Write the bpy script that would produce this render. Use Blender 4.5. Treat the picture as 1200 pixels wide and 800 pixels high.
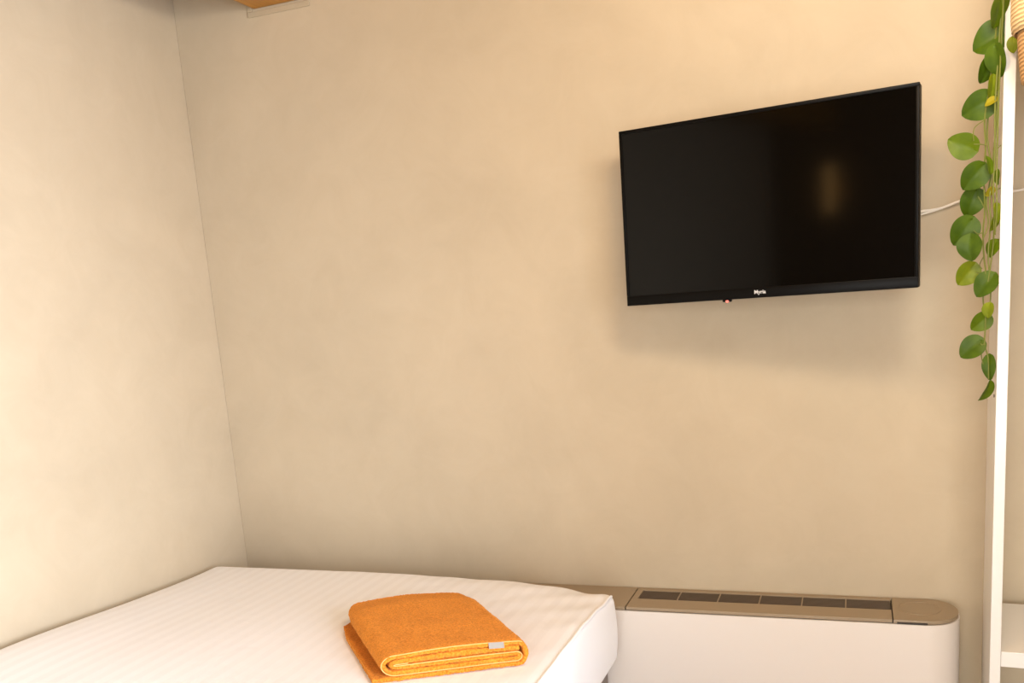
import bpy, bmesh, math, random
from mathutils import Vector, Matrix, noise

for o in list(bpy.data.objects):
    bpy.data.objects.remove(o, do_unlink=True)
SC = bpy.context.scene
COL = SC.collection
PI = math.pi

# ------------------------------------------------------------------ camera
H = 1.525
PITCH, ROLL, YAW = .189408, .0760849, -.3654126
_f = Vector((math.sin(YAW), math.cos(YAW), 0))
_r = Vector((math.cos(YAW), -math.sin(YAW), 0))
FW = _f * math.cos(PITCH) + Vector((0, 0, -1)) * math.sin(PITCH)
_d = FW.cross(_r)
RT = _r * math.cos(ROLL) + _d * math.sin(ROLL)
DN = -_r * math.sin(ROLL) + _d * math.cos(ROLL)
cd = bpy.data.cameras.new('camera')
cam = bpy.data.objects.new('camera', cd)
COL.objects.link(cam)
up, bk = -DN, -FW
cam.matrix_world = Matrix(((RT.x, up.x, bk.x, 0), (RT.y, up.y, bk.y, 0), (RT.z, up.z, bk.z, H), (0, 0, 0, 1)))
cd.sensor_fit = 'HORIZONTAL'
cd.sensor_width = 36
cd.lens = 1084.4 * 36 / 1200
cd.shift_y = (553.1 - 400) / 1200
cd.clip_start = .02
SC.camera = cam

# ------------------------------------------------------------------ view, world, lights
SC.view_settings.view_transform = 'Standard'
SC.view_settings.look = 'None'
SC.view_settings.gamma = 1
SC.view_settings.use_curve_mapping = False
SC.view_settings.exposure = 0.15

w = bpy.data.worlds.new('world')
SC.world = w
w.use_nodes = True
w.node_tree.nodes['Background'].inputs['Color'].default_value = (.80, .90, 1.0, 1)
w.node_tree.nodes['Background'].inputs['Strength'].default_value = 1.0

def area(name, loc, direction, sx, sy, power, color, spread=180):
    l = bpy.data.lights.new(name, 'AREA')
    l.shape = 'RECTANGLE'; l.size = sx; l.size_y = sy
    l.energy = power; l.color = color; l.spread = math.radians(spread)
    o = bpy.data.objects.new(name, l); COL.objects.link(o)
    o.location = loc
    o.rotation_euler = Vector(direction).to_track_quat('-Z', 'Y').to_euler()
    return o

LAMP = Vector((-.14, 1.55, 2.43))          # the warm ceiling spot that throws the television's shadow
LAMP_POWER = 20
FILL_LAMP = Vector((.22, 1.38, 2.43))  # added fill lamp, brightens the right side of the back wall
WARM = (1.0, .74, .48)
SOFT_WHITE = (1.0, .94, .82)
DAY = (.90, 1.0, 1.17)
HAZY = (1.0, .97, .92)
area('daylight_at_front_window', (.15, -1.66, 1.32), (.16, 1, -.05), 1.7, 1.9, 33, HAZY, 110)
area('daylight_at_right_window', (1.54, .05, 1.32), (-1, .03, -.11), 1.1, 1.9, 90, DAY, 98)

def lamp(name, loc, power, color, radius):
    l = bpy.data.lights.new(name, 'POINT')
    l.energy = power; l.color = color; l.shadow_soft_size = radius
    o = bpy.data.objects.new(name, l); COL.objects.link(o); o.location = loc
    return o

# ------------------------------------------------------------------ helpers
def link(name, bm, mat, parent=None, smooth=True, angle=40):
    me = bpy.data.meshes.new(name)
    bm.normal_update()
    bm.to_mesh(me); bm.free()
    o = bpy.data.objects.new(name, me)
    COL.objects.link(o)
    me.materials.append(mat)
    if smooth:
        for p in me.polygons: p.use_smooth = True
        try: me.set_sharp_from_angle(angle=math.radians(angle))
        except Exception: pass
    if parent: o.parent = parent
    return o

def tag(o, label, cat=None, group=None):
    o['label'] = label
    if cat: o['category'] = cat
    if group: o['group'] = group
    return o

def thing(name, label, cat, loc=(0, 0, 0), rotz=0, group=None):
    o = bpy.data.objects.new(name, None)
    COL.objects.link(o)
    o.location = loc; o.rotation_euler = (0, 0, rotz)
    o.empty_display_size = .05
    return tag(o, label, cat, group)

def struct(name, bm, mat, smooth=False):
    o = link(name, bm, mat, None, smooth)
    o['kind'] = 'structure'
    return o

def add_box(bm, lo, hi, bevel=0, seg=2):
    t = bmesh.new()
    bmesh.ops.create_cube(t, size=1)
    lo, hi = Vector(lo), Vector(hi)
    for v in t.verts:
        v.co = Vector([(lo[i] + hi[i]) / 2 + v.co[i] * (hi[i] - lo[i]) for i in range(3)])
    if bevel: bmesh.ops.bevel(t, geom=t.edges[:], offset=bevel, segments=seg, profile=.5, affect='EDGES')
    merge(bm, t)

def merge(bm, t):
    me = bpy.data.meshes.new('tmp'); t.to_mesh(me); t.free()
    bm.from_mesh(me); bpy.data.meshes.remove(me)

def box(lo, hi, bevel=0, seg=2):
    bm = bmesh.new(); add_box(bm, lo, hi, bevel, seg); return bm

def smooth_path(pts, n=8):
    pts = [Vector(p) for p in pts]
    if len(pts) < 3: return pts
    out = []
    for i in range(len(pts) - 1):
        p0 = pts[max(i - 1, 0)]; p1 = pts[i]; p2 = pts[i + 1]; p3 = pts[min(i + 2, len(pts) - 1)]
        for k in range(n):
            t = k / n
            out.append(.5 * ((2 * p1) + (p2 - p0) * t + (2 * p0 - 5 * p1 + 4 * p2 - p3) * t * t + (3 * p1 - p0 - 3 * p2 + p3) * t ** 3))
    out.append(pts[-1])
    return out

def add_tube(bm, pts, r, seg=8, r_end=None):
    pts = [Vector(p) for p in pts]
    rings = []; prev = None
    for i, p in enumerate(pts):
        a = pts[max(i - 1, 0)]; b = pts[min(i + 1, len(pts) - 1)]
        t = (b - a).normalized()
        if prev is None:
            n = t.orthogonal().normalized()
        else:
            n = (prev - t * prev.dot(t)).normalized()
        prev = n; c = t.cross(n)
        rr = r if r_end is None else r + (r_end - r) * i / (len(pts) - 1)
        rings.append([bm.verts.new(p + (n * math.cos(2 * PI * k / seg) + c * math.sin(2 * PI * k / seg)) * rr) for k in range(seg)])
    for i in range(len(rings) - 1):
        for k in range(seg):
            bm.faces.new((rings[i][k], rings[i][(k + 1) % seg], rings[i + 1][(k + 1) % seg], rings[i + 1][k]))
    bm.faces.new(rings[0][::-1]); bm.faces.new(rings[-1])

def add_prism(bm, outline, z0, z1, bevel=0):
    t = bmesh.new()
    b = [t.verts.new((x, y, z0)) for x, y in outline]
    u = [t.verts.new((x, y, z1)) for x, y in outline]
    n = len(b)
    t.faces.new(b[::-1]); top = t.faces.new(u)
    for i in range(n): t.faces.new((b[i], b[(i + 1) % n], u[(i + 1) % n], u[i]))
    if bevel: bmesh.ops.bevel(t, geom=top.edges[:], offset=bevel, segments=2, profile=.5, affect='EDGES')
    merge(bm, t)

def add_lathe(bm, prof, seg=48, c=(0, 0, 0)):
    rings = []
    for r, z in prof:
        rings.append([bm.verts.new((c[0] + r * math.cos(2 * PI * k / seg), c[1] + r * math.sin(2 * PI * k / seg), c[2] + z)) for k in range(seg)])
    for i in range(len(rings) - 1):
        for k in range(seg):
            bm.faces.new((rings[i][k], rings[i][(k + 1) % seg], rings[i + 1][(k + 1) % seg], rings[i + 1][k]))
    return rings

# ------------------------------------------------------------------ materials
def mat(name, color, rough=.5, metal=0, spec=.5):
    m = bpy.data.materials.new(name); m.use_nodes = True
    b = m.node_tree.nodes['Principled BSDF']
    b.inputs['Base Color'].default_value = (*color, 1)
    b.inputs['Roughness'].default_value = rough
    b.inputs['Metallic'].default_value = metal
    b.inputs['Specular IOR Level'].default_value = spec
    return m

def nodes(m): return m.node_tree.nodes, m.node_tree.links, m.node_tree.nodes['Principled BSDF']

def coords(m, scale=(1, 1, 1), rot=(0, 0, 0)):
    N, L, B = nodes(m)
    tc = N.new('ShaderNodeTexCoord'); mp = N.new('ShaderNodeMapping')
    mp.inputs['Scale'].default_value = scale; mp.inputs['Rotation'].default_value = rot
    L.new(tc.outputs['Object'], mp.inputs['Vector'])
    return mp.outputs['Vector']

def noise_node(m, vec, scale, detail=4, rough=.55, dist=0):
    N, L, B = nodes(m)
    n = N.new('ShaderNodeTexNoise')
    n.inputs['Scale'].default_value = scale; n.inputs['Detail'].default_value = detail
    n.inputs['Roughness'].default_value = rough; n.inputs['Distortion'].default_value = dist
    L.new(vec, n.inputs['Vector'])
    return n.outputs['Fac']

def ramp(m, fac, stops):
    N, L, B = nodes(m)
    r = N.new('ShaderNodeValToRGB')
    els = r.color_ramp.elements
    while len(els) < len(stops): els.new(.5)
    for e, (p, c) in zip(els, stops): e.position = p; e.color = (*c, 1)
    L.new(fac, r.inputs['Fac'])
    return r.outputs['Color']

def bump(m, fac, strength, dist=.002, prev=None):
    N, L, B = nodes(m)
    b = N.new('ShaderNodeBump')
    b.inputs['Strength'].default_value = strength; b.inputs['Distance'].default_value = dist
    L.new(fac, b.inputs['Height'])
    if prev: L.new(prev, b.inputs['Normal'])
    L.new(b.outputs['Normal'], B.inputs['Normal'])
    return b.outputs['Normal']

def mul(m, a, b, amt=1.0):
    N, L, B = nodes(m)
    x = N.new('ShaderNodeMix'); x.data_type = 'RGBA'; x.blend_type = 'MULTIPLY'
    x.inputs['Factor'].default_value = amt
    L.new(a, x.inputs['A']); L.new(b, x.inputs['B'])
    return x.outputs['Result']

def plaster(name, c):
    m = mat(name, c, .62, 0, .35)
    N, L, B = nodes(m)
    v = coords(m)
    def sh(k): return tuple(min(1, x * k) for x in c)
    a = ramp(m, noise_node(m, v, 1.7, 6, .6, .6), [(.28, sh(.93)), (.5, sh(1.0)), (.72, sh(1.06))])
    b = ramp(m, noise_node(m, v, 7, 8, .65, 1.2), [(.3, (.945, .935, .92)), (.7, (1, 1, 1))])
    L.new(mul(m, a, b), B.inputs['Base Color'])
    n1 = bump(m, noise_node(m, v, 14, 6, .6), .12, .004)
    bump(m, noise_node(m, v, 90, 3, .5), .06, .001, n1)
    return m

def wood(name, c0, c1, scale=(3, 30, 30), rough=.5):
    m = mat(name, c0, rough)
    N, L, B = nodes(m)
    v = coords(m, scale)
    f = noise_node(m, v, 1.6, 6, .6, 1.5)
    L.new(ramp(m, f, [(.3, c0), (.7, c1)]), B.inputs['Base Color'])
    bump(m, f, .15, .002)
    return m

M = {}
M['plaster'] = plaster('limewash_plaster', (.535, .445, .315))
M['plaster_dark'] = plaster('dark_brown_plaster', (.13, .09, .06))  # for the unseen front wall, darkened so the screen's right half mirrors dark
M['ceiling'] = plaster('ceiling_plaster', (.62, .52, .40))
M['collar'] = plaster('beam_collar_plaster', (.47, .39, .27))
M['beam'] = wood('honey_wood', (.36, .15, .010), (.52, .235, .022), (20, 2, 20), .4)
M['ceiling_wood'] = wood('honey_ceiling_planks', (.24, .12, .035), (.34, .18, .06), (14, 1.5, 14), .5)
M['floor'] = wood('floor_oak', (.26, .15, .07), (.36, .22, .11), (30, 2, 30), .4)
M['white_board'] = mat('white_lacquered_board', (.82, .80, .76), .28)
M['case_white'] = mat('warm_white_enamel', (.74, .68, .62), .42)
M['case_top'] = mat('champagne_plastic', (.31, .235, .15), .42)
M['grille_dark'] = mat('dark_grille', (.10, .070, .045), .5)
M['gap'] = mat('dark_gap', (.03, .022, .016), .6)
M['black'] = mat('black_gloss_plastic', (.003, .0025, .002), .38, 0, .08)
M['screen'] = mat('television_glass', (.002, .0015, .001), .085, 0, .16)
M['logo'] = mat('silver_print', (.62, .62, .62), .4)
M['cable'] = mat('white_cable', (.85, .80, .72), .45)
M['grey_fabric'] = mat('grey_brown_upholstery', (.22, .18, .15), .9)
M['steel'] = mat('black_steel', (.03, .03, .03), .5)

def make_sheet():
    m = mat('white_satin_stripe_cotton', (.86, .82, .79), .7)
    N, L, B = nodes(m)
    v = coords(m)
    sx = N.new('ShaderNodeSeparateXYZ'); L.new(v, sx.inputs[0])
    mu = N.new('ShaderNodeMath'); mu.operation = 'MULTIPLY'; mu.inputs[1].default_value = 2 * PI / .042
    L.new(sx.outputs['X'], mu.inputs[0])
    si = N.new('ShaderNodeMath'); si.operation = 'SINE'; L.new(mu.outputs[0], si.inputs[0])
    ma = N.new('ShaderNodeMapRange'); ma.inputs['From Min'].default_value = -.35; ma.inputs['From Max'].default_value = .35
    L.new(si.outputs[0], ma.inputs['Value'])
    L.new(ramp(m, ma.outputs[0], [(0, (.845, .835, .83)), (1, (.88, .875, .875))]), B.inputs['Base Color'])
    mr = N.new('ShaderNodeMapRange'); mr.inputs['To Min'].default_value = .75; mr.inputs['To Max'].default_value = .5
    L.new(ma.outputs[0], mr.inputs['Value']); L.new(mr.outputs[0], B.inputs['Roughness'])
    n1 = bump(m, noise_node(m, v, 9, 4, .55, .8), .22, .008)
    bump(m, noise_node(m, v, 260, 2, .5), .06, .0006, n1)
    B.inputs['Sheen Weight'].default_value = .15
    return m
M['sheet'] = make_sheet()

def make_terry():
    m = mat('orange_terry_cotton', (.80, .27, .022), .95, 0, .15)
    N, L, B = nodes(m)
    v = coords(m)
    f = noise_node(m, v, 230, 3, .75)
    g = noise_node(m, v, 22, 4, .6)
    a = ramp(m, f, [(.34, (.56, .15, .007)), (.60, (.90, .32, .035))])
    b = ramp(m, g, [(.3, (.86, .82, .78)), (.7, (1, 1, 1))])
    L.new(mul(m, a, b), B.inputs['Base Color'])
    n1 = bump(m, f, .9, .004)
    bump(m, noise_node(m, v, 70, 4, .6), .4, .004, n1)
    B.inputs['Sheen Weight'].default_value = .35
    B.inputs['Sheen Tint'].default_value = (1, .6, .2, 1)
    return m
M['terry'] = make_terry()
M['hem'] = mat('pale_orange_hem', (.88, .44, .14), .85)
M['label_grey'] = mat('grey_woven_label', (.30, .27, .23), .8)
M['label_print'] = mat('pale_label_stripe', (.72, .69, .63), .7)

def make_leaf(name, c0, c1):
    m = mat(name, c0, .45, 0, .25)
    N, L, B = nodes(m)
    v = coords(m)
    L.new(ramp(m, noise_node(m, v, 28, 3, .6, .5), [(.35, c0), (.68, c1)]), B.inputs['Base Color'])
    B.inputs['Subsurface Weight'].default_value = 0
    tr = N.new('ShaderNodeBsdfTranslucent'); tr.inputs['Color'].default_value = (c1[0] * 1.4, c1[1] * 1.3, c1[2], 1)
    mx = N.new('ShaderNodeMixShader'); mx.inputs[0].default_value = .12
    out = N['Material Output']
    L.new(B.outputs[0], mx.inputs[1]); L.new(tr.outputs[0], mx.inputs[2]); L.new(mx.outputs[0], out.inputs['Surface'])
    return m
M['leaf0'] = make_leaf('deep_green_leaf', (.045, .090, .002), (.082, .140, .003))
M['leaf1'] = make_leaf('mid_green_leaf', (.085, .14, .002), (.14, .21, .004))
M['leaf2'] = make_leaf('light_green_leaf', (.14, .19, .004), (.24, .28, .008))
M['leaf3'] = make_leaf('yellow_green_leaf', (.30, .26, .010), (.42, .34, .02))
M['vine'] = mat('olive_vine_stem', (.15, .17, .02), .55)

def make_weave(name, c0, c1):
    m = mat(name, c0, .85)
    N, L, B = nodes(m)
    v = coords(m)
    wv = N.new('ShaderNodeTexWave'); wv.wave_type = 'BANDS'; wv.bands_direction = 'Z'
    wv.inputs['Scale'].default_value = 42; wv.inputs['Distortion'].default_value = 2.5; wv.inputs['Detail'].default_value = 3
    L.new(v, wv.inputs['Vector'])
    L.new(ramp(m, wv.outputs['Fac'], [(.1, c0), (.9, c1)]), B.inputs['Base Color'])
    bump(m, wv.outputs['Fac'], .5, .004)
    return m
M['weave'] = make_weave('woven_jute', (.46, .25, .09), (.62, .38, .17))
M['cuff'] = make_weave('pale_jute_cuff', (.62, .42, .20), (.80, .60, .34))
M['soil'] = mat('dark_soil', (.05, .03, .018), .95)
M['rope'] = mat('jute_rope', (.45, .30, .14), .9)

def emit(name, color, strength):
    m = bpy.data.materials.new(name); m.use_nodes = True
    N = m.node_tree.nodes; L = m.node_tree.links
    N.remove(N['Principled BSDF'])
    e = N.new('ShaderNodeEmission'); e.inputs[0].default_value = (*color, 1); e.inputs[1].default_value = strength
    L.new(e.outputs[0], N['Material Output'].inputs[0])
    return m
M['red_led'] = emit('red_led_glow', (1.0, .22, .16), 1.6)
M['bulb'] = emit('warm_bulb_glow', WARM, 12)
M['amber'] = emit('amber_glass_glow', (1.0, .55, .18), 6)
M['brass'] = mat('brushed_brass', (.5, .33, .12), .35, 1)
M['glass'] = mat('window_glass', (1, 1, 1), .02)
_b = M['glass'].node_tree.nodes['Principled BSDF']; _b.inputs['Transmission Weight'].default_value = 1; _b.inputs['IOR'].default_value = 1.05

# ------------------------------------------------------------------ the room
XL, XR, YB, YF, ZC = -2.06, 1.60, 2.66, -1.72, 2.66
struct('floor', box((XL - .1, YF - .1, -.1), (XR + .1, YB + .1, 0)), M['floor'])
struct('ceiling', box((XL - .1, YF - .1, ZC), (XR + .1, YB + .1, ZC + .1)), M['ceiling_wood'])
struct('wall_left', box((XL - .1, YF - .1, 0), (XL, YB + .1, ZC)), M['plaster'])
struct('wall_back', box((XL + .0012, YB, 0), (XR, YB + .1, ZC)), M['plaster'])
def wall_with_window(name, n, axis, pos, sgn, a0, a1, w0, w1, z0, z1, m):
    """a wall standing at pos on one axis, running a0..a1 along the other, with a window opening w0..w1"""
    def bx(bm, u0, u1, c0, c1, d0, d1):
        p, q = sorted((pos + sgn * d0, pos + sgn * d1))
        if axis == 'x': add_box(bm, (p, u0, c0), (q, u1, c1))
        else: add_box(bm, (u0, p, c0), (u1, q, c1))
    bm = bmesh.new()
    for u0, u1, c0, c1 in ((a0, w0, 0, ZC), (w1, a1, 0, ZC), (w0, w1, 0, z0), (w0, w1, z1, ZC)): bx(bm, u0, u1, c0, c1, 0, .1)
    struct(name, bm, m)
    bm = bmesh.new()
    for u in (w0, (w0 + w1) / 2 - .03, w1 - .06): bx(bm, u, u + .06, z0, z1, .01, .07)
    for z in (z0, z1 - .06): bx(bm, w0, w1, z, z + .06, .012, .068)
    win = struct('window_%d' % n, bm, M['white_board'])
    bm = bmesh.new(); bx(bm, w0 + .03, w1 - .03, z0 + .03, z1 - .03, .035, .041)
    link('window_pane', bm, M['glass'], win, False)
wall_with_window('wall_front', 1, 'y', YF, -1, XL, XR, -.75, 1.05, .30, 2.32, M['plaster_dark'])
wall_with_window('wall_right', 2, 'x', XR, 1, YF - .1, YB + .1, -.6, .7, .30, 2.32, M['plaster'])

# wooden ceiling beam; its end shows, with the plaster collar where it enters the wall
x0, x1 = -1.76, -1.58
b = link('ceiling_beam', box((x0, YF, 2.452), (x1, YB, ZC), .008), M['beam'], None, False)
tag(b, 'honey coloured wooden ceiling beam entering the wall left of the television, near the corner', 'beam')
bm = bmesh.new()
add_box(bm, (x0 - .022, YB - .005, 2.430), (x1 + .022, YB, 2.4465), .002)
add_box(bm, (x0 - .022, YB - .005, 2.4465), (x0 - .004, YB, ZC), .002)
add_box(bm, (x1 + .004, YB - .005, 2.4465), (x1 + .022, YB, ZC), .002)
struct('trim_1', bm, M['collar'])

# ------------------------------------------------------------------ bed
MX0, MX1, MY0, MY1, MZ0 = -2.036, -.640, .46, 2.462, .487
def sstep(a, b, x):
    t = max(0, min(1, (x - a) / (b - a))); return t * t * (3 - 2 * t)
def bed_z(x, y):
    z = .708
    z += .008 * sstep(-1.75, -2.0, x) * sstep(2.4, 2.1, y) + .034 * sstep(2.25, 1.55, y) * sstep(-1.2, -2.0, x)            # the mattress swells along the left wall
    z -= .016 * sstep(-.95, -.66, x) * sstep(2.10, 2.44, y)            # and drops at its far right corner
    z -= .012 * sstep(2.36, 2.46, y) * sstep(-1.5, -.9, x)
    z += .004 * math.exp(-((x + .665) ** 2 + (y - 2.40) ** 2) / .0012)
    z += .0022 * noise.noise(Vector((x * 3, y * 2.2, .3)))
    d = (MX1 - x) + (MY1 - y)                                           # pulls of the fitted sheet from the corner
    z += .0042 * math.sin((x - y) * 38 + 1.5 * noise.noise(Vector((x * 4, y * 4, 2)))) * math.exp(-d / .30)
    return z

def back_pull(x): return .055 * max(0, (x + 1.2) / .56) ** 3

def make_mattress():
    r = .022
    def ticks(a, b, s, fine):
        out = [a, a + .004, a + .008, a + .014, a + .022]
        n = int((b - a - .044) / s)
        out += [a + .022 + (b - a - .044) * i / n for i in range(1, n)]
        out += [b - .022, b - .014, b - .008, b - .004, b]
        return out
    hx = ticks(MX0, MX1, .014, r); hy = ticks(MY0, MY1, .016, r); hz = ticks(0, .222, .014, r)
    bm = bmesh.new(); cache = {}
    def P(x, y, z):
        k = (round(x, 5), round(y, 5), round(z, 5))
        if k in cache: return cache[k]
        q = Vector((x, y, z))
        rv = .045 if False else r
        c = Vector((min(max(x, MX0 + .03), MX1 - .03), min(max(y, MY0 + .03), MY1 - .03), min(max(z, r), .222 - r)))
        # rounded box: big radius on the vertical edges, small on the others
        dxy = Vector((x - c.x, y - c.y, 0))
        if abs(dxy.x) > 1e-6 and abs(dxy.y) > 1e-6:
            m_ = max(abs(dxy.x), abs(dxy.y)); dxy = dxy.normalized() * m_
        c2 = Vector((c.x + dxy.x, c.y + dxy.y, z))
        core = Vector((c.x + dxy.x * (1 - r / .03), c.y + dxy.y * (1 - r / .03), c.z))
        dl = c2 - core
        l2 = math.hypot(dl.x, dl.y)
        if abs(dl.z) > 1e-6 and l2 > 1e-6:
            m_ = max(abs(dl.z), l2); c2 = core + dl.normalized() * m_
        f = c2.z / .222
        zt = bed_z(c2.x, c2.y)
        side = math.sin(PI * min(1, max(0, f)))
        out = Vector((c2.x, c2.y, MZ0 + f * (zt - MZ0)))
        if x >= MX1 - .03: out.x += .006 * side + .004 * side * noise.noise(Vector((y * 5, f * 2, 7)))
        if y >= MY1 - .03: out.y += .004 * side
        out.y -= back_pull(c2.x) * sstep(1.7, 2.45, c2.y)
        v = bm.verts.new(out); cache[k] = v
        return v
    def grid(A, B, fn, flip):
        for i in range(len(A) - 1):
            for j in range(len(B) - 1):
                q = [fn(A[i], B[j]), fn(A[i + 1], B[j]), fn(A[i + 1], B[j + 1]), fn(A[i], B[j + 1])]
                if len(set(q)) < 4: continue
                bm.faces.new(q[::-1] if flip else q)
    grid(hx, hy, lambda a, b: P(a, b, .222), False)
    grid(hx, hy, lambda a, b: P(a, b, 0), True)
    grid(hx, hz, lambda a, b: P(a, MY0, b), False)
    grid(hx, hz, lambda a, b: P(a, MY1, b), True)
    grid(hy, hz, lambda a, b: P(MX0, a, b), True)
    grid(hy, hz, lambda a, b: P(MX1, a, b), False)
    return bm
matt = thing('mattress', 'thick mattress in a white striped fitted sheet on the bed in the corner', 'mattress', (0, 0, 0))
link('fitted_sheet', make_mattress(), M['sheet'], matt, True, 60)
bm = bmesh.new()                                                        # the sewn edge of the sheet along the top of the side
e = [(MX1 - .003 + .001 * noise.noise(Vector((y * 8, 0, 0))), y - back_pull(MX1) * sstep(1.7, 2.45, y), bed_z(MX1 - .02, y) - .003) for y in [MY0 + .04 + (MY1 - MY0 - .075) * i / 90 for i in range(91)]]
add_tube(bm, e, .0042, 8)
sd = link('sheet_seam', bm, M['sheet'], matt)

bed = thing('bed_base', 'grey upholstered bed base under the white mattress', 'bed', (0, 0, 0))
link('side_panel', box((-2.05, .48, .12), (-.685, 2.452, MZ0 - .0005), .012), M['grey_fabric'], bed)
for x in (-1.98, -.76):
    for y in (.56, 2.36):
        bm = bmesh.new(); add_lathe(bm, [(.001, 0), (.022, 0), (.028, .12), (.001, .12)], 20, (x, y, 0))
        link('leg', bm, M['steel'], bed)

# ------------------------------------------------------------------ folded towel
def make_towel():
    A = Vector((.290, .150, 0)).normalized(); Bv = Vector((-.262, .300, 0)).normalized()
    W, DEP, T = .326, .442, .0128
    O = Vector((-.982, 1.676, 0))
    z0 = .006
    path = []
    def seg(s0, z0_, s1, z1_, n):
        for i in range(n): path.append((s0 + (s1 - s0) * i / n, z0_ + (z1_ - z0_) * i / n))
    def arc(cx, cz, r, a0, a1, n, rx=None):
        for i in range(n):
            a = a0 + (a1 - a0) * i / n
            path.append((cx + (rx or r) * math.cos(a), cz + r * math.sin(a)))
    zl = [.0066, .0198, .0330, .0460, .0592]
    seg(-.022, zl[0], W - .024, zl[0] + .001, 84)
    c = (zl[0] + zl[4]) / 2; r = (zl[4] - zl[0]) / 2
    arc(W - .022, c, r, -PI / 2, PI / 2, 16, .018)
    seg(W - .022, zl[4], .030, zl[4], 76)
    c = (zl[1] + zl[4]) / 2; r = (zl[4] - zl[1]) / 2
    arc(.030, c, r, PI / 2, 3 * PI / 2, 18, .026)
    seg(.030, zl[1], W - .029, zl[1] + .0005, 70)
    c = (zl[1] + zl[2]) / 2; r = (zl[2] - zl[1]) / 2
    arc(W - .029, c, r, -PI / 2, PI / 2, 10, .010)
    seg(W - .029, zl[2], .034, zl[2], 66)
    c = (zl[2] + zl[3]) / 2; r = (zl[3] - zl[2]) / 2
    arc(.034, c, r, PI / 2 * 3, PI / 2, 1)      # placeholder start, replaced below
    path.pop()
    for i in range(10):
        a = -PI / 2 - PI * i / 10
        path.append((.034 + .012 * math.cos(a), c + r * math.sin(a)))
    seg(.034, zl[3], W - .019, zl[3] + .0005, 66)
    path.append((W - .019, zl[3] + .0005))
    n = len(path)
    P3 = [Vector((p[0], 0, p[1])) for p in path]
    nr = []
    for i in range(n):
        t = (P3[min(i + 1, n - 1)] - P3[max(i - 1, 0)]).normalized()
        nr.append(Vector((-t.z, 0, t.x)))
    ND = 78
    def world(s, y, z, jitter):
        k = y / DEP
        # rounded back corners and softer back edge
        back = sstep(.70, 1.0, k)
        e = abs(s / W - .5) * 2
        s2 = s + (W / 2 - s) * .05 * back ** 2
        lift = 1 - .12 * sstep(.78, 1.0, k) - .05 * e * sstep(.03, .05, z)
        yy = y * (1 - .085 * min(1.1, e) ** 5)
        z2 = z * lift + .0018 * noise.noise(Vector((s * 9, y * 9, 1))) * (z / .05)
        z2 += .003 * sstep(.035, .055, z) * math.sin(PI * min(1, max(0, s / W))) * (1 - back)
        p = O + A * s2 + Bv * yy
        return Vector((p.x, p.y, bed_z(p.x, p.y) + z2)) + jitter
    bm = bmesh.new()
    up, dn = [], []
    rnd = random.Random(4)
    for j in range(ND + 1):
        y = DEP * j / ND
        ru, rd = [], []
        for i in range(n):
            edge = sstep(0, .010, y) * .28 + .72 if j < 4 else 1
            th = T / 2 * edge
            fy = y + .0016 * noise.noise(Vector((path[i][0] * 30, path[i][1] * 60, 3))) * (1 - min(1, y / .02))
            for lst, sg in ((ru, 1), (rd, -1)):
                q = P3[i] + nr[i] * th * sg
                jt = Vector((rnd.uniform(-1, 1), rnd.uniform(-1, 1), rnd.uniform(-.6, 1))) * .0010
                lst.append(bm.verts.new(world(q.x, fy, max(q.z, .0005), jt)))
        up.append(ru); dn.append(rd)
    for j in range(ND):
        for i in range(n - 1):
            bm.faces.new((up[j][i], up[j][i + 1], up[j + 1][i + 1], up[j + 1][i]))
            bm.faces.new((dn[j][i], dn[j + 1][i], dn[j + 1][i + 1], dn[j][i + 1]))
        for i in (0, n - 1):
            q = (up[j][i], up[j + 1][i], dn[j + 1][i], dn[j][i])
            bm.faces.new(q if i == 0 else q[::-1])
    for i in range(n - 1):
        bm.faces.new((up[0][i], dn[0][i], dn[0][i + 1], up[0][i + 1]))
        bm.faces.new((up[ND][i], up[ND][i + 1], dn[ND][i + 1], dn[ND][i]))
    bmesh.ops.recalc_face_normals(bm, faces=bm.faces[:])
    root = thing('towel', 'folded orange terry towel lying on the white bed', 'towel', (0, 0, 0))
    link('terry_cloth', bm, M['terry'], root, True, 80)
    # the stitched hem runs along the front edge of the cloth, on its outer face
    bm = bmesh.new()
    zz = Vector((0, 0, 0))
    i0 = 84
    hp = [world((P3[i] + nr[i] * (T / 2 * .72) * -1).x, -.0006, max(.001, (P3[i] + nr[i] * (T / 2 * .72) * -1).z), zz) for i in range(i0 + 14, n - 60, 1)]
    add_tube(bm, hp, .0011, 6)
    h = link('hem', bm, M['hem'], root); tag(h, 'paler stitched hem')
    # woven label in the hem
    s0, s1 = .238, .272
    bm = bmesh.new()
    q = [world(s0, -.0020, zl[4] + .0055, zz), world(s1, -.0020, zl[4] + .0055, zz), world(s1, -.0052, zl[4] - .0080, zz), world(s0, -.0052, zl[4] - .0080, zz)]
    nn = (q[1] - q[0]).cross(q[3] - q[0]).normalized() * .0006
    fr = [bm.verts.new(p + nn) for p in q]; bkv = [bm.verts.new(p - nn) for p in q]
    bm.faces.new(fr); bm.faces.new(bkv[::-1])
    for i in range(4): bm.faces.new((fr[i], bkv[i], bkv[(i + 1) % 4], fr[(i + 1) % 4]))
    bmesh.ops.recalc_face_normals(bm, faces=bm.faces[:])
    lb = link('care_label', bm, M['label_grey'], root, False); tag(lb, 'small grey woven label')
    return root
make_towel()

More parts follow.
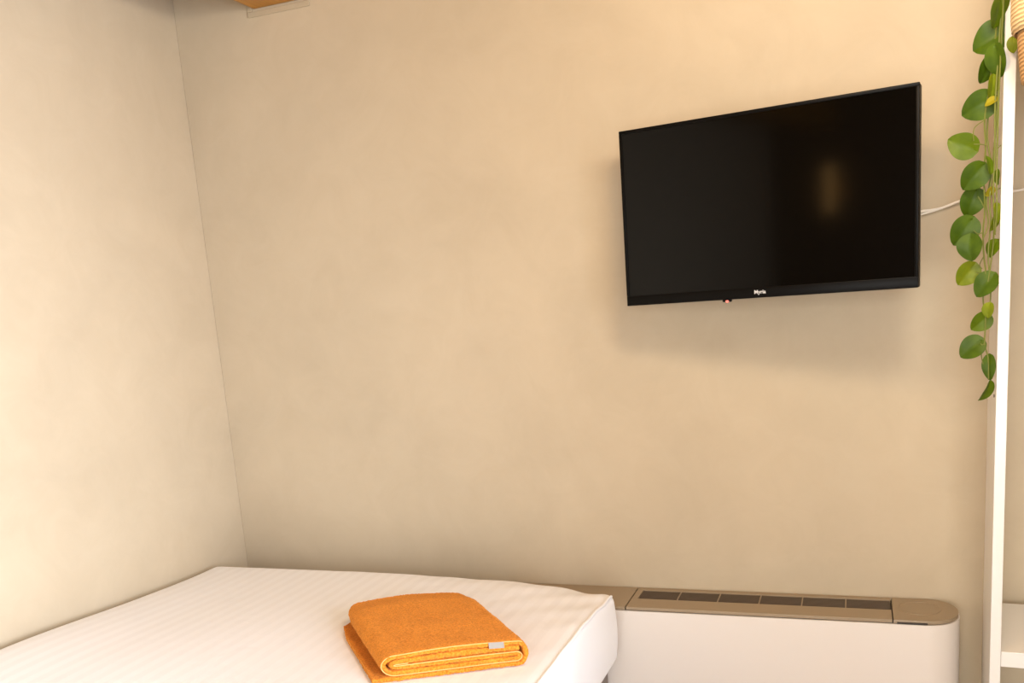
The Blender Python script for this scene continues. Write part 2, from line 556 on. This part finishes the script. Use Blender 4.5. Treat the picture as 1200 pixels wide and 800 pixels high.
# ------------------------------------------------------------------ fan coil heater
def pill(x0, x1, y0, y1, r, n=14):
    out = []
    for cx, cy, a0 in ((x1 - r, y0 + r, -PI / 2), (x1 - r, y1 - r, 0), (x0 + r, y1 - r, PI / 2), (x0 + r, y0 + r, PI)):
        for i in range(n + 1):
            a = a0 + PI / 2 * i / n
            out.append((cx + r * math.cos(a), cy + r * math.sin(a)))
    return out
def dcap(x0, x1, y0, y1, r, right=True, n=14):
    if right:
        o = [(x0, y0)]
        for cx, cy, a0 in ((x1 - r, y0 + r, -PI / 2), (x1 - r, y1 - r, 0)):
            for i in range(n + 1):
                a = a0 + PI / 2 * i / n; o.append((cx + r * math.cos(a), cy + r * math.sin(a)))
        o.append((x0, y1)); return o
    return [(x0 + x1 - x, y) for x, y in dcap(x0, x1, y0, y1, r, True, n)][::-1]
ac = thing('fan_coil_heater', 'low cream fan coil heater with a beige slotted top against the wall beside the bed', 'heater', (0, 0, 0))
AX0, AX1, AY0, AY1 = -1.06, .247, 2.476, 2.658
bm = bmesh.new(); add_prism(bm, pill(AX0, AX1, AY0, AY1, .085), .0, .608, .003)
link('casing', bm, M['case_white'], ac, True, 35)
bm = bmesh.new(); add_prism(bm, pill(AX0 + .006, AX1 - .006, AY0 + .006, AY1 - .002, .080), .606, .6105)
link('shadow_gap', bm, M['gap'], ac, True, 35)
gx0, gx1, gy0, gy1 = -.612, .080, 2.556, 2.634
bm = bmesh.new(); ZT0, ZT1 = .6100, .6190
i_ = .0035
add_box(bm, (gx0 - .018, AY0 + i_, ZT0), (gx1 + .0005, gy0, ZT1), .0012)
add_box(bm, (gx0 - .018, gy1, ZT0), (gx1 + .0005, AY1 - .001, ZT1), .0012)
add_box(bm, (gx0 - .018, gy0 + .0002, ZT0), (gx0, gy1 - .0002, ZT1), .0008)
link('top_panel', bm, M['case_top'], ac, False)
bm = bmesh.new(); add_prism(bm, dcap(gx1 + .0035, AX1 - i_, AY0 + i_, AY1 - .001, .082), ZT0, ZT1, .0012)
cp = link('end_cap', bm, M['case_top'], ac, True, 35)
bm = bmesh.new()                                                        # raised outline of the control hatch
ol = pill(gx1 + .018, AX1 - .045, 2.525, 2.625, .049)
add_tube(bm, [(x, y, ZT1 + .0001) for x, y in ol + ol[:1]], .0013, 6)
hc = link('control_hatch', bm, M['case_top'], cp)
bm = bmesh.new(); add_prism(bm, dcap(AX0 + i_, gx0 - .0215, AY0 + i_, AY1 - .001, .082, False), ZT0, ZT1, .0012)
link('end_cap', bm, M['case_top'], ac, True, 35)
bm = bmesh.new(); add_box(bm, (gx1 + .012, AY0 + .0005, .6092), (gx1 + .085, AY0 + .006, .6135), .0005)
link('seam_notch', bm, M['gap'], ac, False)
ncell = 6
cw = (gx1 - gx0) / ncell
for k in range(ncell):
    bm = bmesh.new()
    a, b = gx0 + k * cw + .0016, gx0 + (k + 1) * cw - .0016
    add_box(bm, (a, gy0 + .0005, .6108), (b, gy1 - .0005, .6125))
    for q in range(9):
        y = gy0 + .005 + q * (gy1 - gy0 - .010) / 8
        add_box(bm, (a, y - .0016, .6126), (b, y + .0016, .6172), .0005, 1)
    link('air_grille', bm, M['grille_dark'], ac, False)
for k in range(1, ncell):
    x = gx0 + k * cw
    link('grille_divider', box((x - .0015, gy0 + .0004, .6108), (x + .0015, gy1 - .0004, .6184)), M['case_top'], ac, False)

# measured positions of the leaves (centre, tip direction, normal, length, width, shade), stems and cable
LEAVES = [
    ((0.2729, 2.27, 2.016), (-0.126, 0.224, -0.966), (0.687, -0.683, -0.248), 0.0594, 0.0594, 1),
    ((0.2601, 2.3, 1.972), (-0.906, 0.177, -0.385), (-0.243, -0.961, 0.129), 0.0696, 0.0693, 0),
    ((0.2576, 2.31, 1.9137), (-0.31, 0.191, -0.931), (0.35, -0.888, -0.299), 0.0541, 0.0416, 0),
    ((0.2714, 2.28, 1.9228), (0.17, 0.15, -0.974), (-0.654, -0.722, -0.225), 0.0638, 0.0476, 0),
    ((0.241, 2.31, 1.8424), (-0.896, 0.151, -0.417), (-0.085, -0.981, -0.171), 0.0656, 0.0629, 0),
    ((0.2128, 2.33, 1.7698), (-0.875, 0.029, 0.483), (-0.112, -0.983, -0.143), 0.0614, 0.0566, 1),
    ((0.2343, 2.3, 1.6968), (-0.636, 0.122, -0.762), (-0.013, -0.989, -0.147), 0.0607, 0.0564, 0),
    ((0.235, 2.33, 1.6452), (-0.309, 0.08, -0.948), (0.022, -0.996, -0.091), 0.0581, 0.0533, 0),
    ((0.2171, 2.31, 1.5842), (-0.554, 0.073, -0.829), (0.041, -0.992, -0.115), 0.0637, 0.0599, 0),
    ((0.2292, 2.29, 1.5481), (0.018, 0.008, -1.0), (-0.432, -0.902, -0.015), 0.0539, 0.0534, 0),
    ((0.2263, 2.32, 1.4916), (-0.593, 0.046, -0.804), (0.114, -0.984, -0.14), 0.0531, 0.0504, 2),
    ((0.2597, 2.295, 1.4672), (-0.615, 0.05, -0.787), (-0.371, -0.899, 0.234), 0.0560, 0.0503, 0),
    ((0.2749, 2.31, 1.5445), (-0.464, 0.063, -0.884), (-0.685, -0.658, 0.313), 0.0372, 0.0372, 1),
    ((0.2544, 2.31, 1.3853), (-0.746, 0.042, -0.664), (0.049, -0.992, -0.117), 0.0455, 0.0424, 1),
    ((0.2669, 2.29, 1.4116), (-0.144, -0.032, -0.989), (-0.603, -0.79, 0.113), 0.0318, 0.0281, 2),
    ((0.2366, 2.31, 1.3296), (-0.769, 0.025, -0.639), (-0.253, -0.929, 0.269), 0.0554, 0.0521, 0),
    ((0.2722, 2.3, 1.2851), (0.008, -0.105, -0.994), (-0.442, -0.892, 0.09), 0.0532, 0.0303, 0),
    ((0.2682, 2.3, 1.2318), (-0.383, -0.073, -0.921), (0.761, -0.59, -0.269), 0.0458, 0.0382, 1),
    ((0.263, 2.29, 1.8466), (-0.895, 0.161, -0.417), (-0.39, -0.736, 0.553), 0.0251, 0.0211, 3),
    ((0.2776, 2.29, 1.6912), (-0.051, 0.078, -0.996), (-0.844, -0.536, 0.001), 0.0291, 0.0198, 1),
    ((0.2663, 2.3, 1.6632), (-0.628, 0.119, -0.769), (0.358, -0.833, -0.421), 0.0220, 0.0192, 3),
    ((0.2796, 2.28, 1.6164), (0.104, 0.027, -0.994), (0.623, -0.781, 0.044), 0.0401, 0.0232, 2),
    ((0.2747, 2.29, 1.5961), (-0.219, 0.056, -0.974), (0.652, -0.734, -0.189), 0.0330, 0.0228, 2),
    ((0.2628, 2.28, 1.7198), (-0.186, -0.062, 0.981), (0.693, -0.716, 0.086), 0.0362, 0.0197, 1),
    ((0.2973, 2.255, 1.9452), (0.048, 0.177, -0.983), (-0.3, -0.936, -0.183), 0.0296, 0.0229, 2),
    ((0.2657, 2.29, 1.8751), (-0.045, 0.156, -0.987), (0.557, -0.816, -0.155), 0.0430, 0.0280, 2),
]
VINES = [
    [(0.2766, 2.2500, 2.0811), (0.2735, 2.2900, 2.0272), (0.2686, 2.3000, 1.9473), (0.2610, 2.3050, 1.8732), (0.2546, 2.3100, 1.8146), (0.2574, 2.3100, 1.7585), (0.2546, 2.3050, 1.7003), (0.2582, 2.3100, 1.6291), (0.2558, 2.3100, 1.5807), (0.2573, 2.3000, 1.5295), (0.2615, 2.3000, 1.4890), (0.2580, 2.3050, 1.4375), (0.2633, 2.3000, 1.3965), (0.2632, 2.3050, 1.3400), (0.2701, 2.3000, 1.3060), (0.2719, 2.3000, 1.2585)],
    [(0.2784, 2.2400, 2.0781), (0.2774, 2.2800, 2.0078), (0.2739, 2.2850, 1.9101), (0.2709, 2.2850, 1.8260), (0.2727, 2.2850, 1.7400), (0.2709, 2.2850, 1.6705), (0.2740, 2.2850, 1.5995), (0.2751, 2.3000, 1.5551), (0.2711, 2.3000, 1.5101), (0.2662, 2.2950, 1.4740)],
    [(0.2797, 2.2500, 2.0806), (0.2785, 2.2700, 1.9726), (0.2760, 2.2700, 1.8736), (0.2756, 2.2750, 1.7729), (0.2758, 2.2750, 1.6866), (0.2772, 2.2750, 1.6252), (0.2756, 2.2800, 1.5725)],
    [(0.2763, 2.2600, 2.0838), (0.2735, 2.3100, 1.9988), (0.2665, 2.3150, 1.8997), (0.2610, 2.3200, 1.7978), (0.2628, 2.3150, 1.7619), (0.2699, 2.3100, 1.7079), (0.2612, 2.3100, 1.6467), (0.2655, 2.3100, 1.5978), (0.2550, 2.3000, 1.5659), (0.2520, 2.3000, 1.5481)],
    [(0.2781, 2.2500, 2.0808), (0.2797, 2.3000, 1.9456), (0.2750, 2.3000, 1.7933), (0.2665, 2.3000, 1.6544), (0.2692, 2.3000, 1.6006), (0.2657, 2.3000, 1.5288), (0.2720, 2.3000, 1.4643), (0.2707, 2.2950, 1.4148)],
]
PETIOLES = [
    [(0.2557, 2.3050, 1.8138), (0.2347, 2.3050, 1.7991), (0.2335, 2.3050, 1.7731)],
    [(0.2584, 2.3050, 1.7613), (0.2452, 2.3050, 1.7647), (0.2337, 2.3050, 1.7661)],
    [(0.2546, 2.3050, 1.7003), (0.2496, 2.3050, 1.7062), (0.2461, 2.3050, 1.7154)],
    [(0.2577, 2.3050, 1.6289), (0.2507, 2.3050, 1.6457), (0.2439, 2.3050, 1.6571)],
    [(0.2553, 2.3050, 1.5805), (0.2453, 2.3050, 1.5778), (0.2368, 2.3050, 1.5859)],
    [(0.2573, 2.3050, 1.5586), (0.2491, 2.3050, 1.5521), (0.2423, 2.3050, 1.5563)],
    [(0.2619, 2.3050, 1.4963), (0.2536, 2.3050, 1.4914), (0.2434, 2.3050, 1.4959)],
    [(0.2632, 2.3050, 1.3400), (0.2582, 2.3050, 1.3365), (0.2547, 2.3050, 1.3404)],
    [(0.2579, 2.3050, 1.5295), (0.2499, 2.3050, 1.5119), (0.2551, 2.3050, 1.5023)],
    [(0.2626, 2.3050, 1.8764), (0.2514, 2.3050, 1.8694), (0.2434, 2.3050, 1.8619)],
    [(0.2632, 2.3050, 1.3400), (0.2569, 2.3050, 1.3157), (0.2625, 2.3050, 1.2869)],
    [(0.2782, 2.3050, 1.7502), (0.2829, 2.3050, 1.7548), (0.2861, 2.3050, 1.7579)],
    [(0.2799, 2.3050, 1.6675), (0.2848, 2.3050, 1.6687), (0.2896, 2.3050, 1.6717)],
]
CABLES = [
    [(0.1122, 2.6520, 1.6482), (0.1522, 2.6520, 1.6537), (0.1760, 2.6520, 1.6545), (0.2015, 2.6520, 1.6582), (0.2384, 2.6520, 1.6690), (0.2882, 2.6520, 1.6782), (0.3579, 2.6520, 1.6810), (0.4370, 2.6520, 1.6846), (0.75, 2.652, 1.680), (1.10, 2.652, 1.660), (1.40, 2.652, 1.645), (1.597, 2.652, 1.640)],
    [(0.1123, 2.6520, 1.6397), (0.1523, 2.6520, 1.6463), (0.1760, 2.6520, 1.6513), (0.2016, 2.6520, 1.6571)],
]

# ------------------------------------------------------------------ television
TL, TR_ = Vector((-.588, 2.515, 0)), Vector((.1320, 2.392, 0))
tx = (TR_ - TL); TW = tx.length; ta = math.atan2(tx.y, tx.x)
TZ0, TZ1 = 1.4695, 1.9225
tc_ = (TL + TR_) / 2
tv = thing('television', 'black flat screen television on the wall above the heater, switched off', 'television', (tc_.x, tc_.y, (TZ0 + TZ1) / 2), ta)
hw, hh = TW / 2, (TZ1 - TZ0) / 2
# local frame: x along the screen, -y to the viewer
link('casing', box((-hw, .002, -hh), (hw, .036, hh), .004), M['black'], tv, True, 35)
bm = bmesh.new(); add_box(bm, (-.24, .034, -.16), (.24, .062, .13), .008)
link('back_cover', bm, M['black'], tv, True, 35)
bm = bmesh.new(); bz, bb = .0085, .026
add_box(bm, (-hw, -.005, hh - bz), (hw, .004, hh), .0018); add_box(bm, (-hw, -.005, -hh), (hw, .004, -hh + bb), .0022)
add_box(bm, (-hw, -.005, -hh + bb - .001), (-hw + bz, .004, hh - bz + .001), .0018); add_box(bm, (hw - bz, -.005, -hh + bb - .001), (hw, .004, hh - bz + .001), .0018)
link('bezel', bm, M['black'], tv, True, 35)
link('screen', box((-hw + bz - .0005, -.0022, -hh + bb - .0005), (hw - bz + .0005, .003, hh - bz + .0005)), M['screen'], tv, False)
cu = bpy.data.curves.new('logo_text', 'FONT'); cu.body = 'Myria'; cu.size = .0130; cu.align_x = 'CENTER'; cu.extrude = .0003; cu.space_character = 1.0; cu.offset = .0003
tmp = bpy.data.objects.new('logo_text', cu); COL.objects.link(tmp)
dg = bpy.context.evaluated_depsgraph_get()
me = bpy.data.meshes.new_from_object(tmp.evaluated_get(dg))
bpy.data.objects.remove(tmp, do_unlink=True)
me.materials.clear(); me.materials.append(M['logo'])
lg = bpy.data.objects.new('logo', me); COL.objects.link(lg); lg.parent = tv
lg.location = (-.003, -.0056, -hh + .0105); lg.rotation_euler = (PI / 2, 0, 0)
lg['label'] = 'small silver brand lettering'
bm = bmesh.new(); add_box(bm, (-.0115, -.004, -.005), (.0115, .006, .0015), .0015)
ir = link('sensor_housing', bm, M['black'], tv); ir.location = (-.089, -.0005, -hh - .0005)
bm = bmesh.new(); bmesh.ops.create_uvsphere(bm, u_segments=14, v_segments=8, radius=.0042)
led = link('indicator_light', bm, M['red_led'], ir); led.location = (.001, -.004, -.0035); led.scale = (1.1, .5, .75)
tag(led, 'small glowing red indicator light')
bm = bmesh.new()                                                        # swivelling wall arm behind the set
inv = Matrix.Rotation(-ta, 4, 'Z')
def loc(px, py, pz): return inv @ (Vector((px, py, pz)) - Vector(tv.location))
add_tube(bm, [(.0, .058, 0), (.05, .085, 0), tuple(loc(-.235, 2.645, tv.location.z))], .014, 10)
link('mount_arm', bm, M['steel'], tv)
bm = bmesh.new(); add_box(bm, (-.29, 2.640, tv.location.z - .11), (-.18, 2.6595, tv.location.z + .11), .003)
pl = link('wall_plate', bm, M['steel'], tv); pl.matrix_parent_inverse = Matrix.Identity(4)
pl.data.transform(inv @ Matrix.Translation(-Vector(tv.location)))

# white cable along the wall
cb = thing('cable', 'thin white cable running from behind the television along the wall', 'cable', (0, 0, 0))
for i, pts in enumerate(CABLES):
    bm = bmesh.new()
    p = [Vector(q) for q in pts]
    p = [Vector((p[0].x - .20, 2.62, p[0].z + .02))] + p
    add_tube(bm, smooth_path(p, 8), .0032 if i == 0 else .0028, 8)
    link('strand', bm, M['cable'], cb)

# ------------------------------------------------------------------ white shelf unit at the right
SA = math.radians(-4)
sh = thing('shelf_unit', 'tall white open shelf unit at the right edge with a vine hanging down it', 'shelf', (.2852, 2.28, 0), SA)
DEPTH, WID, TH, TOP = .350, .62, .0225, 2.40
bm = box((0, 0, 0), (TH, DEPTH, TOP), .0012)
su = link('upright', bm, M['white_board'], sh, False)
link('upright', box((WID - TH, 0, 0), (WID, DEPTH, TOP), .0012), M['white_board'], sh, False)
for z in (.105, .5895, 2.20):
    link('shelf_board', box((TH + .0004, 0, z), (WID - TH - .0004, DEPTH, z + .0375), .0015), M['white_board'], sh, False)
bm = bmesh.new()
t = bmesh.new(); bmesh.ops.create_cone(t, cap_ends=True, segments=14, radius1=.0035, radius2=.0035, depth=.002)
bmesh.ops.transform(t, matrix=Matrix.Translation((-.0006, .060, 1.217)) @ Matrix.Rotation(PI / 2, 4, 'Y'), verts=t.verts)
merge(bm, t)
link('screw_hole', bm, M['steel'], su, True)  # flat black disc standing in for the shade inside a screw hole

# ------------------------------------------------------------------ hanging planter with trailing vines
PC = Vector((.404, 2.134, 0))
pp = thing('hanging_plant', 'green heart-leaved vine trailing from a woven jute hanging pot beside the white shelf', 'plant', (PC.x, PC.y, 0))
def inp(p): return Vector(p) - Vector(pp.location)
bm = bmesh.new()
add_lathe(bm, [(.001, 1.848), (.100, 1.848), (.106, 1.853), (.110, 1.88), (.1145, 1.93), (.1155, 2.06), (.108, 2.06), (.106, 1.94), (.001, 1.92)], 56)
pot = link('woven_pot', bm, M['weave'], pp)
bm = bmesh.new()
add_lathe(bm, [(.1162, 1.955), (.120, 1.942), (.1245, 1.947), (.1268, 1.965), (.1275, 2.03), (.126, 2.10), (.122, 2.112), (.1175, 2.104), (.1165, 2.06), (.1162, 1.955)], 64)
cf = link('folded_cuff', bm, M['cuff'], pot); tag(cf, 'paler folded cuff of the woven pot')
bm = bmesh.new(); add_lathe(bm, [(.001, 2.078), (.06, 2.076), (.107, 2.066), (.107, 2.055), (.001, 2.055)], 40)
link('soil', bm, M['soil'], pp)
bm = bmesh.new()
for k in range(3):
    a = PI / 2 + k * 2 * PI / 3
    add_tube(bm, [(.109 * math.cos(a), .109 * math.sin(a), 2.09), (.004 * math.cos(a), .004 * math.sin(a), 2.50)], .003, 8)
add_tube(bm, [(0, 0, 2.49), (0, 0, ZC - .03)], .004, 8)
link('hanging_rope', bm, M['rope'], pp)
bm = bmesh.new(); ring = [(.014 * math.cos(i / 20 * 2 * PI), 0, ZC - .018 + .014 * math.sin(i / 20 * 2 * PI)) for i in range(21)]
add_tube(bm, ring, .0025, 8); add_lathe(bm, [(.001, ZC - .006), (.02, ZC - .006), (.02, ZC - .0005), (.001, ZC - .0005)], 24)
link('ceiling_hook', bm, M['steel'], pp)
for k, v in enumerate(VINES):
    bm = bmesh.new()
    a = PI + (k - 2) * .16 - .25
    s = [(.05 * math.cos(a), .05 * math.sin(a), 2.07), (.10 * math.cos(a), .10 * math.sin(a), 2.135), (.131 * math.cos(a), .131 * math.sin(a), 2.112)]
    add_tube(bm, smooth_path([Vector(q) for q in s] + [inp(q) for q in v], 6), .0023, 7, .0014)
    link('vine_stem', bm, M['vine'], pp)
for v in PETIOLES:
    bm = bmesh.new(); add_tube(bm, smooth_path([inp(q) for q in v], 6), .0011, 6)
    link('leaf_stalk', bm, M['vine'], pp)

def heart(L, W, curl, cup, seed):
    """heart shaped leaf in its own frame: stalk end at y=-L*.42, tip at y=+L*.58, upper side +z"""
    n, mth = 18, 5
    rnd = random.Random(seed)
    bm = bmesh.new()
    def half(t):                              # half width along the midrib, t 0..1 from lobe to tip
        return (math.sin(PI * min(1, t ** .74)) ** .62) * .50
    rows = []
    ph = rnd.uniform(0, 6)
    for i in range(n + 1):
        t = i / n
        row = []
        for j in range(-mth, mth + 1):
            u = j / mth
            w_ = half(t) * W
            x = u * w_
            lobe = -.13 * L * (1 - t) ** 3 * (abs(u) ** 1.2)          # the lobes reach back past the stalk
            y = -.42 * L + L * t + lobe
            z = cup * abs(x) - curl * ((t - .35) ** 2) * L + .012 * L * math.sin(t * 9 + ph + u * 2) * abs(u)
            z -= .02 * L * math.exp(-(u * 6) ** 2)
            row.append(bm.verts.new((x, y, z)))
        rows.append(row)
    for i in range(n):
        for j in range(2 * mth):
            try: bm.faces.new((rows[i][j], rows[i][j + 1], rows[i + 1][j + 1], rows[i + 1][j]))
            except ValueError: pass
    bmesh.ops.remove_doubles(bm, verts=bm.verts[:], dist=1e-5)
    bmesh.ops.recalc_face_normals(bm, faces=bm.faces[:])
    if sum(f.normal.z for f in bm.faces) < 0: bmesh.ops.reverse_faces(bm, faces=bm.faces[:])
    ext = bmesh.ops.solidify(bm, geom=bm.faces[:], thickness=.0006)
    return bm
for k, (p, tip, nrm, L_, W_, ci) in enumerate(LEAVES):
    lf = link('leaf', heart(L_, W_, .28 + .2 * ((k * 7) % 5) / 5, .16 + .12 * ((k * 3) % 4) / 4, k), M['leaf%d' % ci], pp, True, 80)
    t = Vector(tip).normalized(); nn = Vector(nrm).normalized(); x = t.cross(nn).normalized()
    mtx = Matrix(((x.x, t.x, nn.x), (x.y, t.y, nn.y), (x.z, t.z, nn.z)))
    lf.location = inp(p) - t * L_ * .06
    lf.rotation_euler = mtx.to_euler()
    if ci >= 2: lf['label'] = 'yellow-green leaf'

# ------------------------------------------------------------------ lamps of the room, one of them an added fill
for P_, pw, hue, rad, lab in ((LAMP, LAMP_POWER, WARM, .10, 'small round brass ceiling spotlight above the bed side, out of the picture'),
                         (FILL_LAMP, 28, SOFT_WHITE, .16, 'small round brass fill spotlight added nearer the shelf, out of the picture')):
    sp = thing('ceiling_spotlight', lab, 'lamp', (P_.x, P_.y, 0), 0, 'brass ceiling spotlights')
    bm = bmesh.new(); add_lathe(bm, [(.001, ZC - .0005), (.05, ZC - .0005), (.05, P_.z + .05), (.046, P_.z + .05), (.046, ZC - .01), (.001, ZC - .01)], 32)
    link('lamp_body', bm, M['brass'], sp)
    bm = bmesh.new(); add_lathe(bm, [(.001, P_.z + .055), (.044, P_.z + .055), (.044, P_.z + .060), (.001, P_.z + .060)], 32)
    link('diffuser', bm, M['bulb'], sp)
    lo = lamp('warm_spot_light', (0, 0, P_.z - .09), pw, hue, rad); lo.parent = sp

sc = thing('wall_lamp', 'small brass wall lamp behind the photographer, mirrored faintly in the television', 'lamp', (-1.60, YF, 2.05))
bm = bmesh.new(); add_box(bm, (-.05, .0005, -.06), (.05, .018, .06), .004); add_tube(bm, [(0, .01, 0), (0, .09, 0)], .009, 10)
link('back_plate', bm, M['brass'], sc)
bm = bmesh.new(); add_lathe(bm, [(.001, -.15), (.034, -.15), (.038, .15), (.001, .15)], 28, (0, .11, 0))
link('lamp_shade', bm, M['amber'], sc)
